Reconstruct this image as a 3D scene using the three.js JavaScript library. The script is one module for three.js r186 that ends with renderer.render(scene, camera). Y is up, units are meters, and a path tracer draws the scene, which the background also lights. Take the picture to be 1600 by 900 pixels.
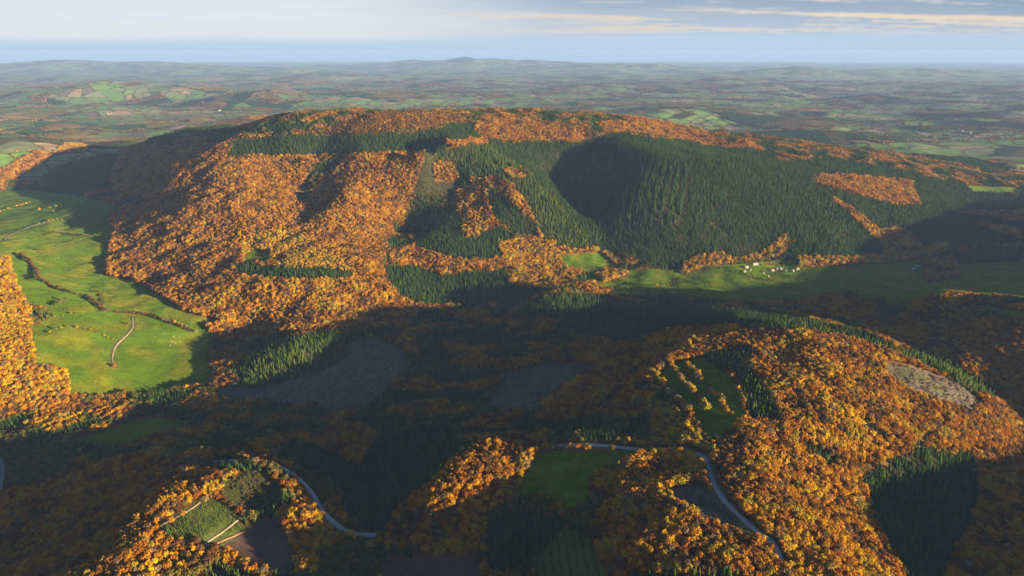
import * as THREE from 'three';
import { mergeGeometries } from 'three/addons/utils/BufferGeometryUtils.js';
import { createNoise2D } from 'simplex-noise';

// ---------------------------------------------------------------- camera, sky, sun, exposure
const FOCAL = 1062, HORIZON = 78, CAM_Y = 680;               // pixels of the 1600 x 900 photograph, metres
const PITCH = Math.atan((450 - HORIZON) / FOCAL), CP = Math.cos(PITCH), SP = Math.sin(PITCH);
const scene = new THREE.Scene();
const camera = new THREE.PerspectiveCamera(2 * Math.atan(450 / FOCAL) * 180 / Math.PI, 16 / 9, 2, 150000);
camera.position.set(0, CAM_Y, 0);
camera.rotation.x = -PITCH;
const renderer = new THREE.WebGLRenderer({ antialias: true });
renderer.toneMapping = THREE.LinearToneMapping;
const EXPOSURE = 4.1;
renderer.toneMappingExposure = EXPOSURE;
renderer.shadowMap.enabled = true;

const SUN_AZ = 62 * Math.PI / 180, SUN_EL = 8.8 * Math.PI / 180;   // behind the camera, to the right
const SUN = new THREE.Vector3(Math.sin(SUN_AZ) * Math.cos(SUN_EL), Math.sin(SUN_EL), Math.cos(SUN_AZ) * Math.cos(SUN_EL));
const sun = new THREE.DirectionalLight(new THREE.Color().setRGB(1.0, 0.80, 0.43), 5);
sun.name = 'sun';
sun.position.copy(SUN).multiplyScalar(6000).add(new THREE.Vector3(0, 0, -2000));
sun.target.position.set(0, 0, -2000);
sun.castShadow = true;
sun.shadow.mapSize.set(4096, 4096);
sun.shadow.camera.left = -4000; sun.shadow.camera.right = 4000; sun.shadow.camera.top = 3000; sun.shadow.camera.bottom = -3000; sun.shadow.camera.near = 10; sun.shadow.camera.far = 14000;
scene.add(sun, sun.target);

function rng(seed) { let a = seed >>> 0; return () => { a = (a + 0x6d2b79f5) | 0; let t = Math.imul(a ^ (a >>> 15), 1 | a); t = (t + Math.imul(t ^ (t >>> 7), 61 | t)) ^ t; return ((t ^ (t >>> 14)) >>> 0) / 4294967296; }; }
const n1 = createNoise2D(rng(11)), n2 = createNoise2D(rng(23)), n3 = createNoise2D(rng(37));
const { smoothstep, clamp, lerp } = THREE.MathUtils;
const fbm = (n, x, y, o = 4) => { let s = 0, a = 0.5; for (let i = 0; i < o; i++, a *= 0.5, x *= 2.03, y *= 2.03) s += a * n(x, y); return s; };

function makeSky() {
  const W = 4096, H = 2048, data = new Float32Array(W * H * 4);
  const mix = (a, b, t) => [lerp(a[0], b[0], t), lerp(a[1], b[1], t), lerp(a[2], b[2], t)];
  const haze = [0.50, 0.645, 0.82], under = [0.42, 0.52, 0.67], dust = [0.505, 0.64, 0.80], pale = [0.74, 0.81, 0.87], blue = [0.17, 0.33, 0.58], zenith = [0.060, 0.135, 0.30];
  const cream = [0.86, 0.72, 0.56], milk = [0.62, 0.66, 0.70], grey = [0.32, 0.42, 0.54];
  for (let r = 0; r < H; r++) {
    const el = ((r + 0.5) / H - 0.5) * Math.PI, deg = el * 180 / Math.PI;
    for (let c = 0; c < W; c++) {
      const az = ((c + 0.5) / W - 0.5) * 2 * Math.PI, x = Math.cos(az), z = Math.sin(az), side = x;   // side: -1 left of the view, 1 right of it
      const right = smoothstep(side, -0.30, 0.42);
      let col;
      const low = mix(haze, dust, smoothstep(side, 0.25, 0.6));
      if (deg <= 0) col = under;
      else {
        const w = deg + 0.35 * n1(x * 2.2, z * 2.2) * deg;
        col = mix(low, mix(pale, [0.42, 0.50, 0.60], right), smoothstep(w, 0.15 + 0.4 * right, 1.15 + 1.1 * right));
        col = mix(col, [0.14, 0.28, 0.47], smoothstep(w, 1.6, 4.2) * right);
        col = mix(col, blue, smoothstep(deg, 5, 15));
        col = mix(col, zenith, smoothstep(deg, 13, 50));
        if (deg < 40) {                                            // high thin cloud sheets, seen in perspective
          const k = 1 / (Math.tan(el) + 0.03), px = x * k, pz = z * k + 0.18 * px;
          const sheet = fbm(n2, px * 0.085 + 3.1, pz * 0.34 + 1.7, 5) + 0.5 * fbm(n3, px * 0.28 + 2, pz * 1.15, 4);
          const cover = smoothstep(sheet + 0.20, -0.08, 0.36) * smoothstep(deg, 0.5, 1.9) * (1 - smoothstep(deg, 14, 40));
          const warm = smoothstep(sheet + 0.3 * fbm(n1, px * 0.2 + 9, pz * 0.7, 3), -0.12, 0.45);
          col = mix(col, mix(mix(grey, milk, smoothstep(sheet, -0.2, 0.2)), cream, warm), cover * (0.14 + 0.82 * right));
        }
      }
      const o = (r * W + c) * 4;
      data[o] = col[0] / EXPOSURE; data[o + 1] = col[1] / EXPOSURE; data[o + 2] = col[2] / EXPOSURE; data[o + 3] = 1;
    }
  }
  const t = new THREE.DataTexture(data, W, H, THREE.RGBAFormat, THREE.FloatType);
  t.mapping = THREE.EquirectangularReflectionMapping; t.magFilter = THREE.LinearFilter; t.needsUpdate = true;
  return t;
}
scene.background = makeSky();
scene.environment = scene.background;
scene.fog = new THREE.FogExp2(new THREE.Color().setRGB(0.32, 0.49, 1.0), 0.00003);

// ---------------------------------------------------------------- terrain: spot heights [pixel x, pixel y, metres], read off the photograph
const SPOTS = [
  [100, 370, 101], [60, 440, 120], [200, 440, 79], [120, 540, 108], [250, 540, 75], [290, 600, 55], [20, 560, 130], [60, 600, 100], [0, 480, 155], [170, 400, 86],
  [170, 330, 112], [250, 285, 209], [350, 245, 304], [420, 237, 322], [200, 250, 164], [150, 240, 150], [250, 213, 265], [330, 212, 300], [100, 300, 84], [30, 280, 92],
  [60, 245, 168], [50, 215, 215], [-100, 300, 110], [-100, 215, 200], [-100, 400, 150], [-120, 520, 150], [-100, 650, 90], [480, 207, 385], [590, 176, 425], [700, 177, 425],
  [800, 179, 425], [930, 208, 370], [620, 200, 402], [700, 215, 387], [560, 230, 345], [660, 235, 352], [480, 240, 325], [550, 300, 248], [600, 400, 112], [500, 330, 185],
  [450, 400, 130], [480, 430, 125], [400, 450, 110], [350, 490, 75], [600, 450, 90], [300, 420, 105], [250, 380, 118], [300, 330, 185], [380, 290, 240], [200, 340, 118],
  [230, 450, 75], [470, 300, 198], [430, 300, 228], [490, 265, 262], [700, 350, 155], [620, 370, 108], [690, 375, 132], [740, 340, 175], [700, 330, 180], [640, 330, 162],
  [700, 270, 275], [669, 255, 294], [740, 300, 225], [790, 260, 300], [760, 225, 350], [830, 270, 282], [880, 320, 203], [920, 380, 112], [820, 390, 105], [870, 410, 75],
  [650, 440, 80], [750, 430, 80], [700, 470, 50], [900, 300, 180], [870, 250, 288], [950, 390, 92], [930, 350, 125], [960, 240, 322], [975, 300, 242], [1000, 250, 312],
  [1050, 350, 168], [1050, 410, 75], [1150, 300, 238], [1000, 225, 345], [1200, 275, 262], [1340, 320, 175], [1440, 385, 80], [1200, 350, 160], [1300, 380, 110], [1200, 403, 80],
  [1350, 398, 72], [1100, 300, 243], [1000, 188, 370], [1140, 222, 300], [1100, 238, 280], [1350, 290, 190], [1300, 242, 250], [1420, 264, 200], [1550, 300, 115], [1500, 340, 95],
  [1590, 350, 80], [1560, 380, 75], [1250, 265, 250], [1000, 440, 60], [1150, 440, 60], [1300, 430, 60], [1450, 420, 62], [1580, 420, 62], [1100, 480, 102], [1200, 490, 118],
  [1320, 515, 138], [870, 460, 106], [830, 480, 75], [950, 500, 66], [1000, 515, 95], [1250, 470, 82], [1330, 480, 108], [1400, 470, 105], [1480, 460, 190], [1560, 482, 207],
  [1600, 500, 208], [1500, 530, 112], [1580, 600, 90], [1450, 560, 110], [1700, 500, 205], [1700, 620, 110], [1600, 700, 90], [1250, 520, 216], [1330, 530, 208], [1500, 585, 165],
  [1440, 640, 165], [1560, 640, 115], [1250, 600, 209], [1200, 680, 201], [1300, 650, 200], [1400, 700, 162], [1150, 720, 195], [1100, 800, 195], [1000, 830, 190], [1250, 880, 190],
  [1380, 880, 150], [1500, 870, 100], [1600, 850, 95], [1420, 800, 122], [1170, 515, 212], [1100, 620, 192], [1060, 662, 190], [1050, 560, 200], [1150, 545, 206], [1000, 590, 185],
  [950, 620, 150], [900, 560, 122], [830, 600, 95], [760, 620, 85], [900, 660, 150], [800, 680, 125], [700, 640, 85], [700, 700, 150], [600, 690, 85], [890, 740, 165],
  [830, 700, 165], [920, 684, 183], [1000, 700, 180], [900, 790, 160], [850, 850, 148], [900, 890, 162], [740, 800, 154], [680, 760, 182], [620, 820, 125], [560, 740, 80],
  [540, 800, 95], [500, 700, 75], [650, 880, 120], [740, 870, 130], [360, 725, 125], [450, 740, 125], [530, 830, 130], [580, 838, 125], [470, 800, 140], [400, 780, 125],
  [400, 850, 120], [270, 780, 143], [330, 745, 144], [200, 850, 146], [150, 800, 105], [50, 800, 75], [0, 740, 70], [100, 700, 70], [250, 680, 75], [350, 650, 65],
  [100, 650, 70], [0, 650, 80], [50, 880, 80], [300, 890, 130], [450, 620, 50], [560, 570, 60], [450, 560, 97], [520, 535, 90], [585, 528, 62], [640, 560, 55],
  [700, 520, 45], [800, 520, 58], [750, 560, 70], [400, 530, 50], [330, 560, 50], [300, 640, 60],
];
const SPOTS_AROUND = [
  [1190, -1340, 172], [1320, -1440, 160], [1480, -1420, 166], [1671, -1429, 180], [1745, -1437, 188], [1830, -1480, 216], [1950, -1592, 236], [1950, -1750, 240], [2300, -1500, 290], [2400, -2200, 220],
  [1700, -2200, 70], [1900, -2700, 80], [2500, -3000, 120], [1050, -380, 265], [1250, -200, 280], [900, -150, 230], [1500, -700, 200], [1600, -1100, 230], [800, -450, 150], [0, -100, 210],
  [80, -400, 198], [250, -300, 190], [0, 300, 220], [-600, -200, 150], [-900, -500, 110], [-1600, -800, 120], [-2200, -1500, 150], [-2600, -2500, 150], [-1300, 0, 120], [500, -100, 210],
  [800, 500, 260], [-1000, 700, 200], [-3000, -4300, 120], [-1500, -4500, 110], [0, -4500, 110], [1500, -4300, 100], [3000, -4000, 90], [-900, -3900, 190], [400, -3900, 190],
];                              // [x, z, metres]: land beside and behind the view
const rayOf = (px, py) => { const cx = (px - 800) / FOCAL, cy = -(py - 450) / FOCAL; return [cx, cy * CP - SP, -(CP + cy * SP)]; };
const NX0 = -3800, NZ0 = -5200, STEP = 25, GW = 305, GH = 260;   // grid of heights, catmull-rom between
const grid = new Float32Array(GW * GH);
{
  const P = SPOTS.map(([px, py, h]) => { const [x, y, z] = rayOf(px, py), t = (h - CAM_Y) / y; return [x * t / 1000, z * t / 1000, h]; }).concat(SPOTS_AROUND.map(([x, z, h]) => [x / 1000, z / 1000, h]));
  const n = P.length, N = n + 3, U = (r2) => (r2 > 1e-12 ? 0.5 * r2 * Math.log(r2) : 0);
  const A = Array.from({ length: N }, () => new Float64Array(N + 1));
  for (let i = 0; i < n; i++) {
    for (let j = 0; j < n; j++) A[i][j] = U((P[i][0] - P[j][0]) ** 2 + (P[i][1] - P[j][1]) ** 2) + (i === j ? 0.002 : 0);
    const q = [1, P[i][0], P[i][1]];
    for (let k = 0; k < 3; k++) A[i][n + k] = A[n + k][i] = q[k];
    A[i][N] = P[i][2];
  }
  for (let c = 0; c < N; c++) {
    let b = c; for (let r = c + 1; r < N; r++) if (Math.abs(A[r][c]) > Math.abs(A[b][c])) b = r;
    [A[c], A[b]] = [A[b], A[c]];
    for (let r = c + 1; r < N; r++) { const m = A[r][c] / A[c][c]; if (m) for (let k = c; k <= N; k++) A[r][k] -= m * A[c][k]; }
  }
  const w = new Float64Array(N);
  for (let r = N - 1; r >= 0; r--) { let s = A[r][N]; for (let k = r + 1; k < N; k++) s -= A[r][k] * w[k]; w[r] = s / A[r][r]; }
  for (let j = 0; j < GH; j++) for (let i = 0; i < GW; i++) {
    const x = (NX0 + i * STEP) / 1000, z = (NZ0 + j * STEP) / 1000;
    let h = w[n] + w[n + 1] * x + w[n + 2] * z;
    for (let k = 0; k < n; k++) h += w[k] * U((x - P[k][0]) ** 2 + (z - P[k][1]) ** 2);
    grid[j * GW + i] = clamp(h, 20, 460);
  }
}
const cr = (a, b, c, d, t) => b + 0.5 * t * (c - a + t * (2 * a - 5 * b + 4 * c - d + t * (3 * (b - c) + d - a)));
function nearHeight(x, z) {
  const u = clamp((x - NX0) / STEP, 1, GW - 2.001), v = clamp((z - NZ0) / STEP, 1, GH - 2.001), i = u | 0, j = v | 0, a = u - i, b = v - j, g = grid;
  const row = (o) => cr(g[o - 1], g[o], g[o + 1], g[o + 2], a);
  const o = j * GW + i;
  return cr(row(o - GW), row(o), row(o + GW), row(o + 2 * GW), b);
}
const HILLS = [   // [pixel x, pixel y of the top, metres, half width, half depth]
  [110, 141, 190, 900, 500], [260, 139, 195, 900, 500], [400, 150, 165, 600, 450], [470, 184, 150, 420, 260], [350, 190, 140, 450, 300], [150, 165, 130, 800, 400],
  [1385, 148, 115, 420, 330], [1250, 205, 130, 420, 300], [1480, 182, 140, 600, 350], [870, 152, 125, 450, 350], [1060, 178, 130, 380, 280], [1590, 172, 150, 500, 300],
  [640, 92, 330, 2600, 1500], [720, 94, 320, 2400, 1500], [840, 93, 345, 3000, 1500], [960, 97, 300, 2400, 1500], [200, 96, 300, 3000, 1500], [330, 99, 280, 2800, 1500], [60, 98, 280, 2600, 1500], [1230, 106, 260, 2200, 1100], [1440, 106, 250, 1800, 1000],
  [540, 112, 200, 1500, 900], [1130, 120, 180, 1300, 800], [1040, 128, 160, 900, 600],
].map(([px, py, h, rx, rz]) => { const [x, y, z] = rayOf(px, py), t = (h - CAM_Y) / y; return [x * t, z * t, h - 75, rx, rz]; });
function farHeight(x, z) {
  let h = 70 + 46 * fbm(n1, x / 1700, z / 1700, 4) + 75 * Math.max(0, n2(x / 4200 + 5, z / 4200)) + 60 * smoothstep(-z, 12000, 26000) * fbm(n3, x / 5000, z / 5000, 3);
  for (const [cx, cz, a, rx, rz] of HILLS) { const d = ((x - cx) / rx) ** 2 + ((z - cz) / rz) ** 2; if (d < 9) h += a * Math.exp(-d) * (1 + 0.16 * n1(x / (rx * 0.7), z / (rz * 0.7))); }
  return h - (x * x + z * z) / 12742000;                        // the earth's curve
}
function height(x, z) {
  const w = (1 - smoothstep(-z, 3700, 4700)) * (1 - smoothstep(Math.abs(x), 2700, 3500)) * (1 - smoothstep(z, 0, 400));
  const fine = 4.5 * n1(x / 210, z / 210) + 2.2 * n2(x / 85, z / 85) + 0.5 * n3(x / 24, z / 24);
  if (w <= 0) return farHeight(x, z);
  const base = nearHeight(x, z), near = base + fine + 8 * n2(x / 300 + 4, z / 300) * smoothstep(base, 120, 240) * smoothstep(-z, 1500, 1900);   // spurs and gullies of the big hill
  return w >= 1 ? near : lerp(farHeight(x, z), near, w);
}
/* the point where the line of sight through a pixel meets the land (or a canopy so many metres above it) */
function meet(px, py, up = 0) {
  const [dx, dy, dz] = rayOf(px, py);
  let t = 420, best = 1e9, bt = t;
  for (let k = 0; k < 2000 && t < 4800; k++) {
    const c = CAM_Y + dy * t - height(dx * t, dz * t) - up;
    if (c < 0.3) { bt = t; break; }
    if (c < best) { best = c; bt = t; }
    t += clamp(c * 0.55, 0.8, 40);
  }
  return [dx * bt, dz * bt];
}
const pixelOf = (x, y, z) => { const rx = x, ry = y - CAM_Y, d = -z * CP - ry * SP; return [800 + FOCAL * rx / d, 450 - FOCAL * (ry * CP - z * SP) / d, d]; };

// ---------------------------------------------------------------- what grows where: outlines [kind, name of the stand, pixels ...], later ones on top
const COVER = [];
const cover = (kind, name, pixels, tint = 0) => COVER.push({ kind, name, pixels, tint });
// kinds: beech (orange), russet (red-brown), gold (yellow), spruce, paleSpruce, mixed, olive, scrub, rows, meadow, clearcut, bare
// -- the big hill
cover('spruce', 'the spruce plantation on the big hill', [[760, 222], [930, 212], [960, 205], [1140, 230], [1300, 243], [1430, 270], [1600, 305], [1700, 330], [1700, 380], [1600, 378], [1440, 390], [1250, 404], [1060, 420], [980, 397], [930, 385], [880, 320], [830, 270]]);
cover('spruce', 'the ribbed spruce rows of the big hill', [[950, 262], [1000, 250], [1075, 262], [1085, 300], [1070, 345], [990, 355], [950, 330], [945, 290]], 0.15);
cover('beech', 'the beech wood on the big hill', [[165, 430], [172, 330], [350, 243], [470, 237], [660, 232], [655, 280], [600, 412], [620, 460], [440, 505], [320, 503]]);
cover('beech', 'the shaded flank of the big hill', [[180, 318], [170, 260], [200, 226], [355, 222], [370, 238], [350, 243], [260, 285]]);
cover('spruce', 'the shaded flank of the big hill', [[40, 296], [90, 255], [165, 238], [185, 240], [170, 285], [120, 305]]);
cover('spruce', 'the brow of the big hill', [[355, 240], [370, 215], [470, 207], [560, 207], [620, 205], [690, 200], [700, 190], [755, 194], [755, 216], [680, 230], [600, 237], [470, 240]]);
cover('russet', 'the top of the big hill', [[480, 206], [560, 180], [590, 173], [700, 175], [755, 177], [690, 190], [690, 199], [620, 203], [560, 208]]);
cover('beech', 'the top of the big hill', [[752, 177], [800, 177], [860, 189], [932, 210], [900, 220], [800, 216], [762, 218], [700, 226], [690, 222], [755, 212], [740, 200]]);
cover('beech', 'the ridge behind the big hill', [[930, 190], [1000, 182], [1060, 192], [1140, 221], [1170, 231], [1130, 229], [1040, 212], [940, 199]]);
cover('mixed', 'the ridge behind the big hill', [[1180, 231], [1240, 231], [1285, 245], [1220, 251]]);
cover('beech', 'the ridge behind the big hill', [[1358, 240], [1400, 244], [1408, 253], [1370, 249]]);
cover('mixed', 'the gully of the big hill', [[486, 262], [500, 246], [545, 243], [520, 256], [500, 285], [470, 318], [464, 312], [474, 285]]);
cover('gold', 'the pale birch slope', [[376, 372], [440, 348], [470, 366], [520, 396], [550, 414], [560, 421], [430, 416], [415, 395], [375, 396]]);
cover('meadow', 'clearing', [[378, 405], [398, 390], [425, 395], [420, 413], [385, 414]]);
cover('spruce', 'the spruce belt on the spur', [[362, 415], [385, 406], [420, 415], [500, 415], [555, 422], [540, 432], [440, 433], [380, 428]]);
cover('beech', 'the spur of the big hill', [[318, 503], [318, 468], [370, 430], [440, 434], [550, 433], [590, 440], [622, 458], [560, 482], [430, 502]], 0.5);
cover('mixed', 'the shaded hollow', [[597, 412], [615, 345], [640, 325], [660, 328], [636, 352], [650, 382], [680, 392], [640, 384], [610, 390]]);
cover('spruce', 'the round spruce knoll', [[634, 350], [660, 325], [715, 320], [725, 350], [740, 366], [780, 350], [805, 360], [795, 390], [750, 404], [690, 396], [650, 382]]);
cover('beech', 'the strip below the round knoll', [[606, 388], [640, 379], [690, 398], [750, 405], [800, 395], [790, 415], [690, 427], [640, 412], [610, 410]]);
cover('spruce', 'the valley spruces', [[598, 412], [640, 412], [690, 427], [780, 418], [810, 420], [812, 470], [720, 475], [640, 470], [610, 442]]);
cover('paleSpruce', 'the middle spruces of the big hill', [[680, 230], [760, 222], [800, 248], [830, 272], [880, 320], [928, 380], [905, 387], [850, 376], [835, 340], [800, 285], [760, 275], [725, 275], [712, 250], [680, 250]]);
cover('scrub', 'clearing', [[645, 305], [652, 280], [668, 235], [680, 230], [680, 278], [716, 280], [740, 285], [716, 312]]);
cover('spruce', 'the edge of the clearing', [[712, 254], [726, 252], [737, 286], [720, 290]]);
cover('beech', 'the beech clump in the clearing', [[676, 252], [708, 250], [714, 279], [680, 279]]);
cover('beech', 'the long beech strip', [[732, 281], [770, 273], [800, 285], [830, 325], [842, 344], [825, 346], [790, 312], [770, 292]], 0.6);
cover('beech', 'the beech clump over the round knoll', [[700, 318], [715, 296], [735, 286], [757, 290], [770, 336], [735, 342]], 0.5);
cover('spruce', 'the spruce wedge', [[757, 290], [771, 292], [838, 347], [842, 370], [790, 352], [770, 334]]);
cover('gold', 'the golden clump', [[720, 352], [735, 341], [756, 355], [746, 368], [725, 366]]);
cover('beech', 'the small beech clump', [[785, 262], [802, 258], [822, 275], [800, 276]], 0.5);
cover('gold', 'the mixed wood at the foot of the hill', [[778, 376], [830, 367], [870, 380], [905, 388], [935, 384], [970, 402], [1000, 408], [960, 414], [925, 402], [880, 402], [905, 440], [870, 446], [820, 447], [798, 440], [790, 410]], -0.4);
cover('meadow', 'field', [[870, 399], [938, 395], [968, 418], [920, 426], [885, 417]], 0.1);
cover('meadow', 'field', [[905, 424], [1060, 420], [1250, 405], [1330, 408], [1480, 404], [1600, 394], [1700, 392], [1700, 470], [1600, 470], [1480, 458], [1400, 480], [1320, 458], [1250, 472], [1150, 478], [1040, 462], [960, 460], [930, 446]], -0.1);
cover('gold', 'the hedge beside the valley fields', [[930, 424], [958, 416], [985, 424], [960, 432], [945, 436]]);
cover('gold', 'the line of golden trees under the spruces', [[1064, 414], [1080, 398], [1130, 392], [1150, 400], [1190, 392], [1224, 364], [1242, 376], [1218, 396], [1170, 404], [1100, 412], [1072, 424]]);
cover('spruce', 'the hollow beside the hamlet', [[1225, 380], [1240, 376], [1280, 396], [1250, 400]]);
cover('gold', 'the hedge above the hamlet', [[1250, 414], [1246, 398], [1300, 400], [1380, 396], [1440, 384], [1478, 376], [1480, 391], [1400, 405], [1262, 413]]);
cover('beech', 'the valley wood', [[1440, 402], [1490, 398], [1500, 428], [1450, 436]]);
cover('spruce', 'the valley spruce wood', [[1490, 392], [1600, 384], [1600, 402], [1500, 408]]);
cover('beech', 'the beech tongue in the spruces', [[1298, 305], [1320, 314], [1360, 345], [1376, 355], [1400, 352], [1422, 362], [1447, 385], [1390, 399], [1368, 370], [1330, 335]], 0.4);
cover('beech', 'the square beech block', [[1266, 273], [1310, 270], [1425, 280], [1439, 318], [1400, 318], [1330, 299], [1285, 287]]);
cover('beech', 'the woods at the end of the ridge', [[1490, 330], [1600, 325], [1600, 346], [1545, 338]]);
cover('beech', 'the woods at the end of the ridge', [[1520, 345], [1560, 349], [1600, 360], [1600, 373], [1550, 356]], 0.4);
cover('meadow', 'field', [[1510, 290], [1600, 294], [1600, 304], [1520, 300]]);
// -- the valley on the left
cover('meadow', 'field', [[-60, 300], [40, 296], [120, 305], [180, 318], [172, 345], [60, 352], [-60, 350]], -0.6);
cover('meadow', 'field', [[-40, 346], [40, 345], [60, 350], [165, 343], [180, 360], [168, 400], [168, 432], [200, 436], [240, 455], [290, 488], [345, 503], [325, 545], [335, 600], [250, 614], [110, 622], [105, 582], [55, 567], [50, 512], [85, 492], [40, 476], [10, 432], [-40, 420]], 0.15);
cover('meadow', 'field', [[18, 402], [30, 402], [58, 428], [75, 448], [116, 462], [85, 480], [48, 478], [20, 435]], -0.5);
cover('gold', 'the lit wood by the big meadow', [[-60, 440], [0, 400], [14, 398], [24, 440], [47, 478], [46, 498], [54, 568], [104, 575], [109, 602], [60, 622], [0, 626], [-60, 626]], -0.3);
cover('beech', 'the far wood', [[-40, 285], [0, 262], [60, 232], [82, 240], [50, 262], [0, 288]]);
cover('gold', 'the far wood', [[100, 225], [150, 219], [130, 236], [80, 238]], -0.4);
cover('spruce', 'the far wood', [[150, 212], [350, 209], [350, 222], [160, 228]]);
cover('beech', 'the far wood', [[268, 223], [290, 214], [326, 212], [322, 226], [280, 228]]);
// -- the dark hollow in the middle
cover('beech', 'the shaded foot of the spur', [[318, 504], [430, 502], [560, 482], [622, 460], [660, 474], [640, 500], [560, 512], [420, 520], [345, 530]]);
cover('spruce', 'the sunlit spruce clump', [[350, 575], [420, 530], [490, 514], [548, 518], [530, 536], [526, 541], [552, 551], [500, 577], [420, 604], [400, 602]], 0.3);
cover('clearcut', 'clearcut', [[340, 604], [410, 606], [500, 580], [552, 553], [534, 540], [590, 527], [630, 545], [642, 570], [595, 622], [560, 642], [400, 628], [340, 620]]);
cover('mixed', 'the dark hollow', [[640, 500], [660, 476], [810, 472], [900, 500], [1000, 530], [900, 570], [800, 570], [760, 620], [700, 640], [640, 620], [645, 570], [632, 545]]);
cover('spruce', 'the spruces in the hollow', [[818, 472], [870, 454], [940, 455], [960, 465], [1050, 470], [1090, 500], [1040, 512], [980, 532], [920, 522], [880, 500], [830, 490]]);
cover('spruce', 'the spruce belt along the ridge', [[1040, 464], [1100, 476], [1200, 480], [1335, 513], [1335, 523], [1260, 512], [1100, 506], [1060, 500]]);
cover('beech', 'the back of the ridge', [[820, 552], [900, 530], [1000, 535], [1040, 518], [1150, 503], [1172, 520], [1000, 602], [960, 640], [880, 650], [830, 650], [880, 600], [930, 568]]);
cover('clearcut', 'clearcut', [[758, 642], [788, 582], [860, 567], [930, 568], [880, 602], [830, 642]], -0.5);
cover('beech', 'the valley wood', [[1230, 468], [1300, 458], [1372, 475], [1372, 502], [1280, 488]]);
cover('beech', 'the far shaded slope', [[1415, 484], [1480, 458], [1532, 487], [1620, 512], [1640, 720], [1540, 645], [1440, 562], [1380, 522]]);
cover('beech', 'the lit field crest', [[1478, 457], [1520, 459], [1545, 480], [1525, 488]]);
cover('meadow', 'field', [[1530, 476], [1620, 490], [1620, 504], [1560, 492], [1532, 486]]);
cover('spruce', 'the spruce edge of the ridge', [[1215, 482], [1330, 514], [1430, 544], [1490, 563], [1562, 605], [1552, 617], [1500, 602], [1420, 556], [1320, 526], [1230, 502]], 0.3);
// -- the lit hill in front on the right
cover('beech', 'the lit hill beside the road', [[1000, 592], [1060, 545], [1160, 514], [1230, 511], [1330, 520], [1482, 580], [1492, 640], [1402, 702], [1342, 732], [1382, 830], [1432, 905], [1460, 960], [900, 960], [940, 905], [920, 800], [960, 772], [918, 752], [940, 735], [1020, 705], [1100, 690], [1150, 660], [1130, 640]], 0.5);
cover('clearcut', 'clearcut', [[1372, 566], [1420, 570], [1490, 595], [1536, 627], [1520, 646], [1430, 614], [1388, 592]], 0.4);
cover('meadow', 'field', [[1024, 592], [1042, 568], [1108, 558], [1150, 600], [1166, 658], [1112, 692], [1080, 650]], -0.6);
cover('spruce', 'the dark spruces behind the strip fields', [[1098, 546], [1180, 533], [1172, 562], [1130, 572]]);
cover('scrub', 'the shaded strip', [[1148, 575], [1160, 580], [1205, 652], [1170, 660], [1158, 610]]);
cover('spruce', 'the narrow spruce block', [[1144, 573], [1166, 567], [1182, 580], [1222, 640], [1202, 656], [1180, 642]], 0.4);
cover('spruce', 'the spruce strip in the beeches', [[1246, 680], [1260, 680], [1316, 712], [1302, 722]]);
cover('spruce', 'the upper spruce strip in the beeches', [[1340, 648], [1350, 645], [1392, 675], [1380, 682]]);
cover('gold', 'the golden wood below the strip fields', [[1008, 622], [1050, 630], [1080, 652], [1112, 692], [1080, 704], [1020, 690]], 0.2);
cover('gold', 'the tree line above the road', [[820, 688], [850, 682], [1020, 682], [1020, 694], [850, 690], [825, 698]], -0.2);
cover('meadow', 'field', [[828, 712], [850, 704], [1010, 706], [990, 719], [942, 736], [916, 756], [926, 780], [890, 797], [850, 782], [803, 774]], -0.7);
cover('clearcut', 'clearcut', [[1038, 766], [1092, 757], [1190, 826], [1176, 842], [1092, 810]], 0.4);
cover('spruce', 'the spruces below the dark meadow', [[752, 792], [808, 780], [882, 800], [874, 830], [830, 872], [760, 886], [752, 840]]);
cover('rows', 'the young spruce rows', [[880, 820], [930, 842], [960, 960], [815, 960], [846, 862]]);
cover('spruce', 'the spruce belt at the foot of the beeches', [[980, 884], [1150, 884], [1176, 905], [1180, 960], [975, 960]], 0.3);
cover('spruce', 'the shaded spruce slope', [[1340, 736], [1440, 690], [1525, 702], [1532, 780], [1472, 905], [1462, 960], [1440, 940], [1382, 832]]);
cover('beech', 'the shaded wood past the spruces', [[1492, 642], [1560, 650], [1640, 730], [1640, 960], [1462, 960], [1472, 905], [1532, 780], [1525, 702], [1440, 690]]);
cover('beech', 'the brown spur in the middle', [[586, 842], [620, 790], [700, 718], [760, 680], [832, 700], [826, 716], [800, 772], [752, 792], [757, 852], [700, 858]]);
cover('bare', 'field', [[600, 872], [752, 872], [742, 960], [585, 960]]);
cover('spruce', 'the ravine', [[470, 690], [700, 655], [722, 690], [620, 790], [602, 830], [540, 800], [500, 740]]);
cover('olive', 'the trees beside the road', [[470, 728], [505, 732], [535, 770], [502, 782]]);
cover('beech', 'the brow beside the ravine', [[440, 665], [560, 655], [590, 670], [560, 720], [520, 700]]);
cover('beech', 'the plantation ridge', [[-60, 775], [60, 745], [200, 705], [340, 733], [352, 745], [330, 774], [250, 812], [262, 838], [310, 848], [300, 866], [230, 905], [200, 960], [-60, 960]]);
cover('beech', 'the plantation ridge', [[300, 724], [345, 729], [440, 737], [445, 762], [400, 737], [352, 748]]);
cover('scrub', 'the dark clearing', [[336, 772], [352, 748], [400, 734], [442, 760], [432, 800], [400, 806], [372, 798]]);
cover('rows', 'the young plantation', [[258, 822], [332, 778], [372, 800], [384, 826], [322, 850], [270, 840]], 0.4);
cover('bare', 'field', [[312, 852], [384, 827], [440, 800], [462, 850], [458, 905], [400, 890], [362, 868]]);
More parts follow.
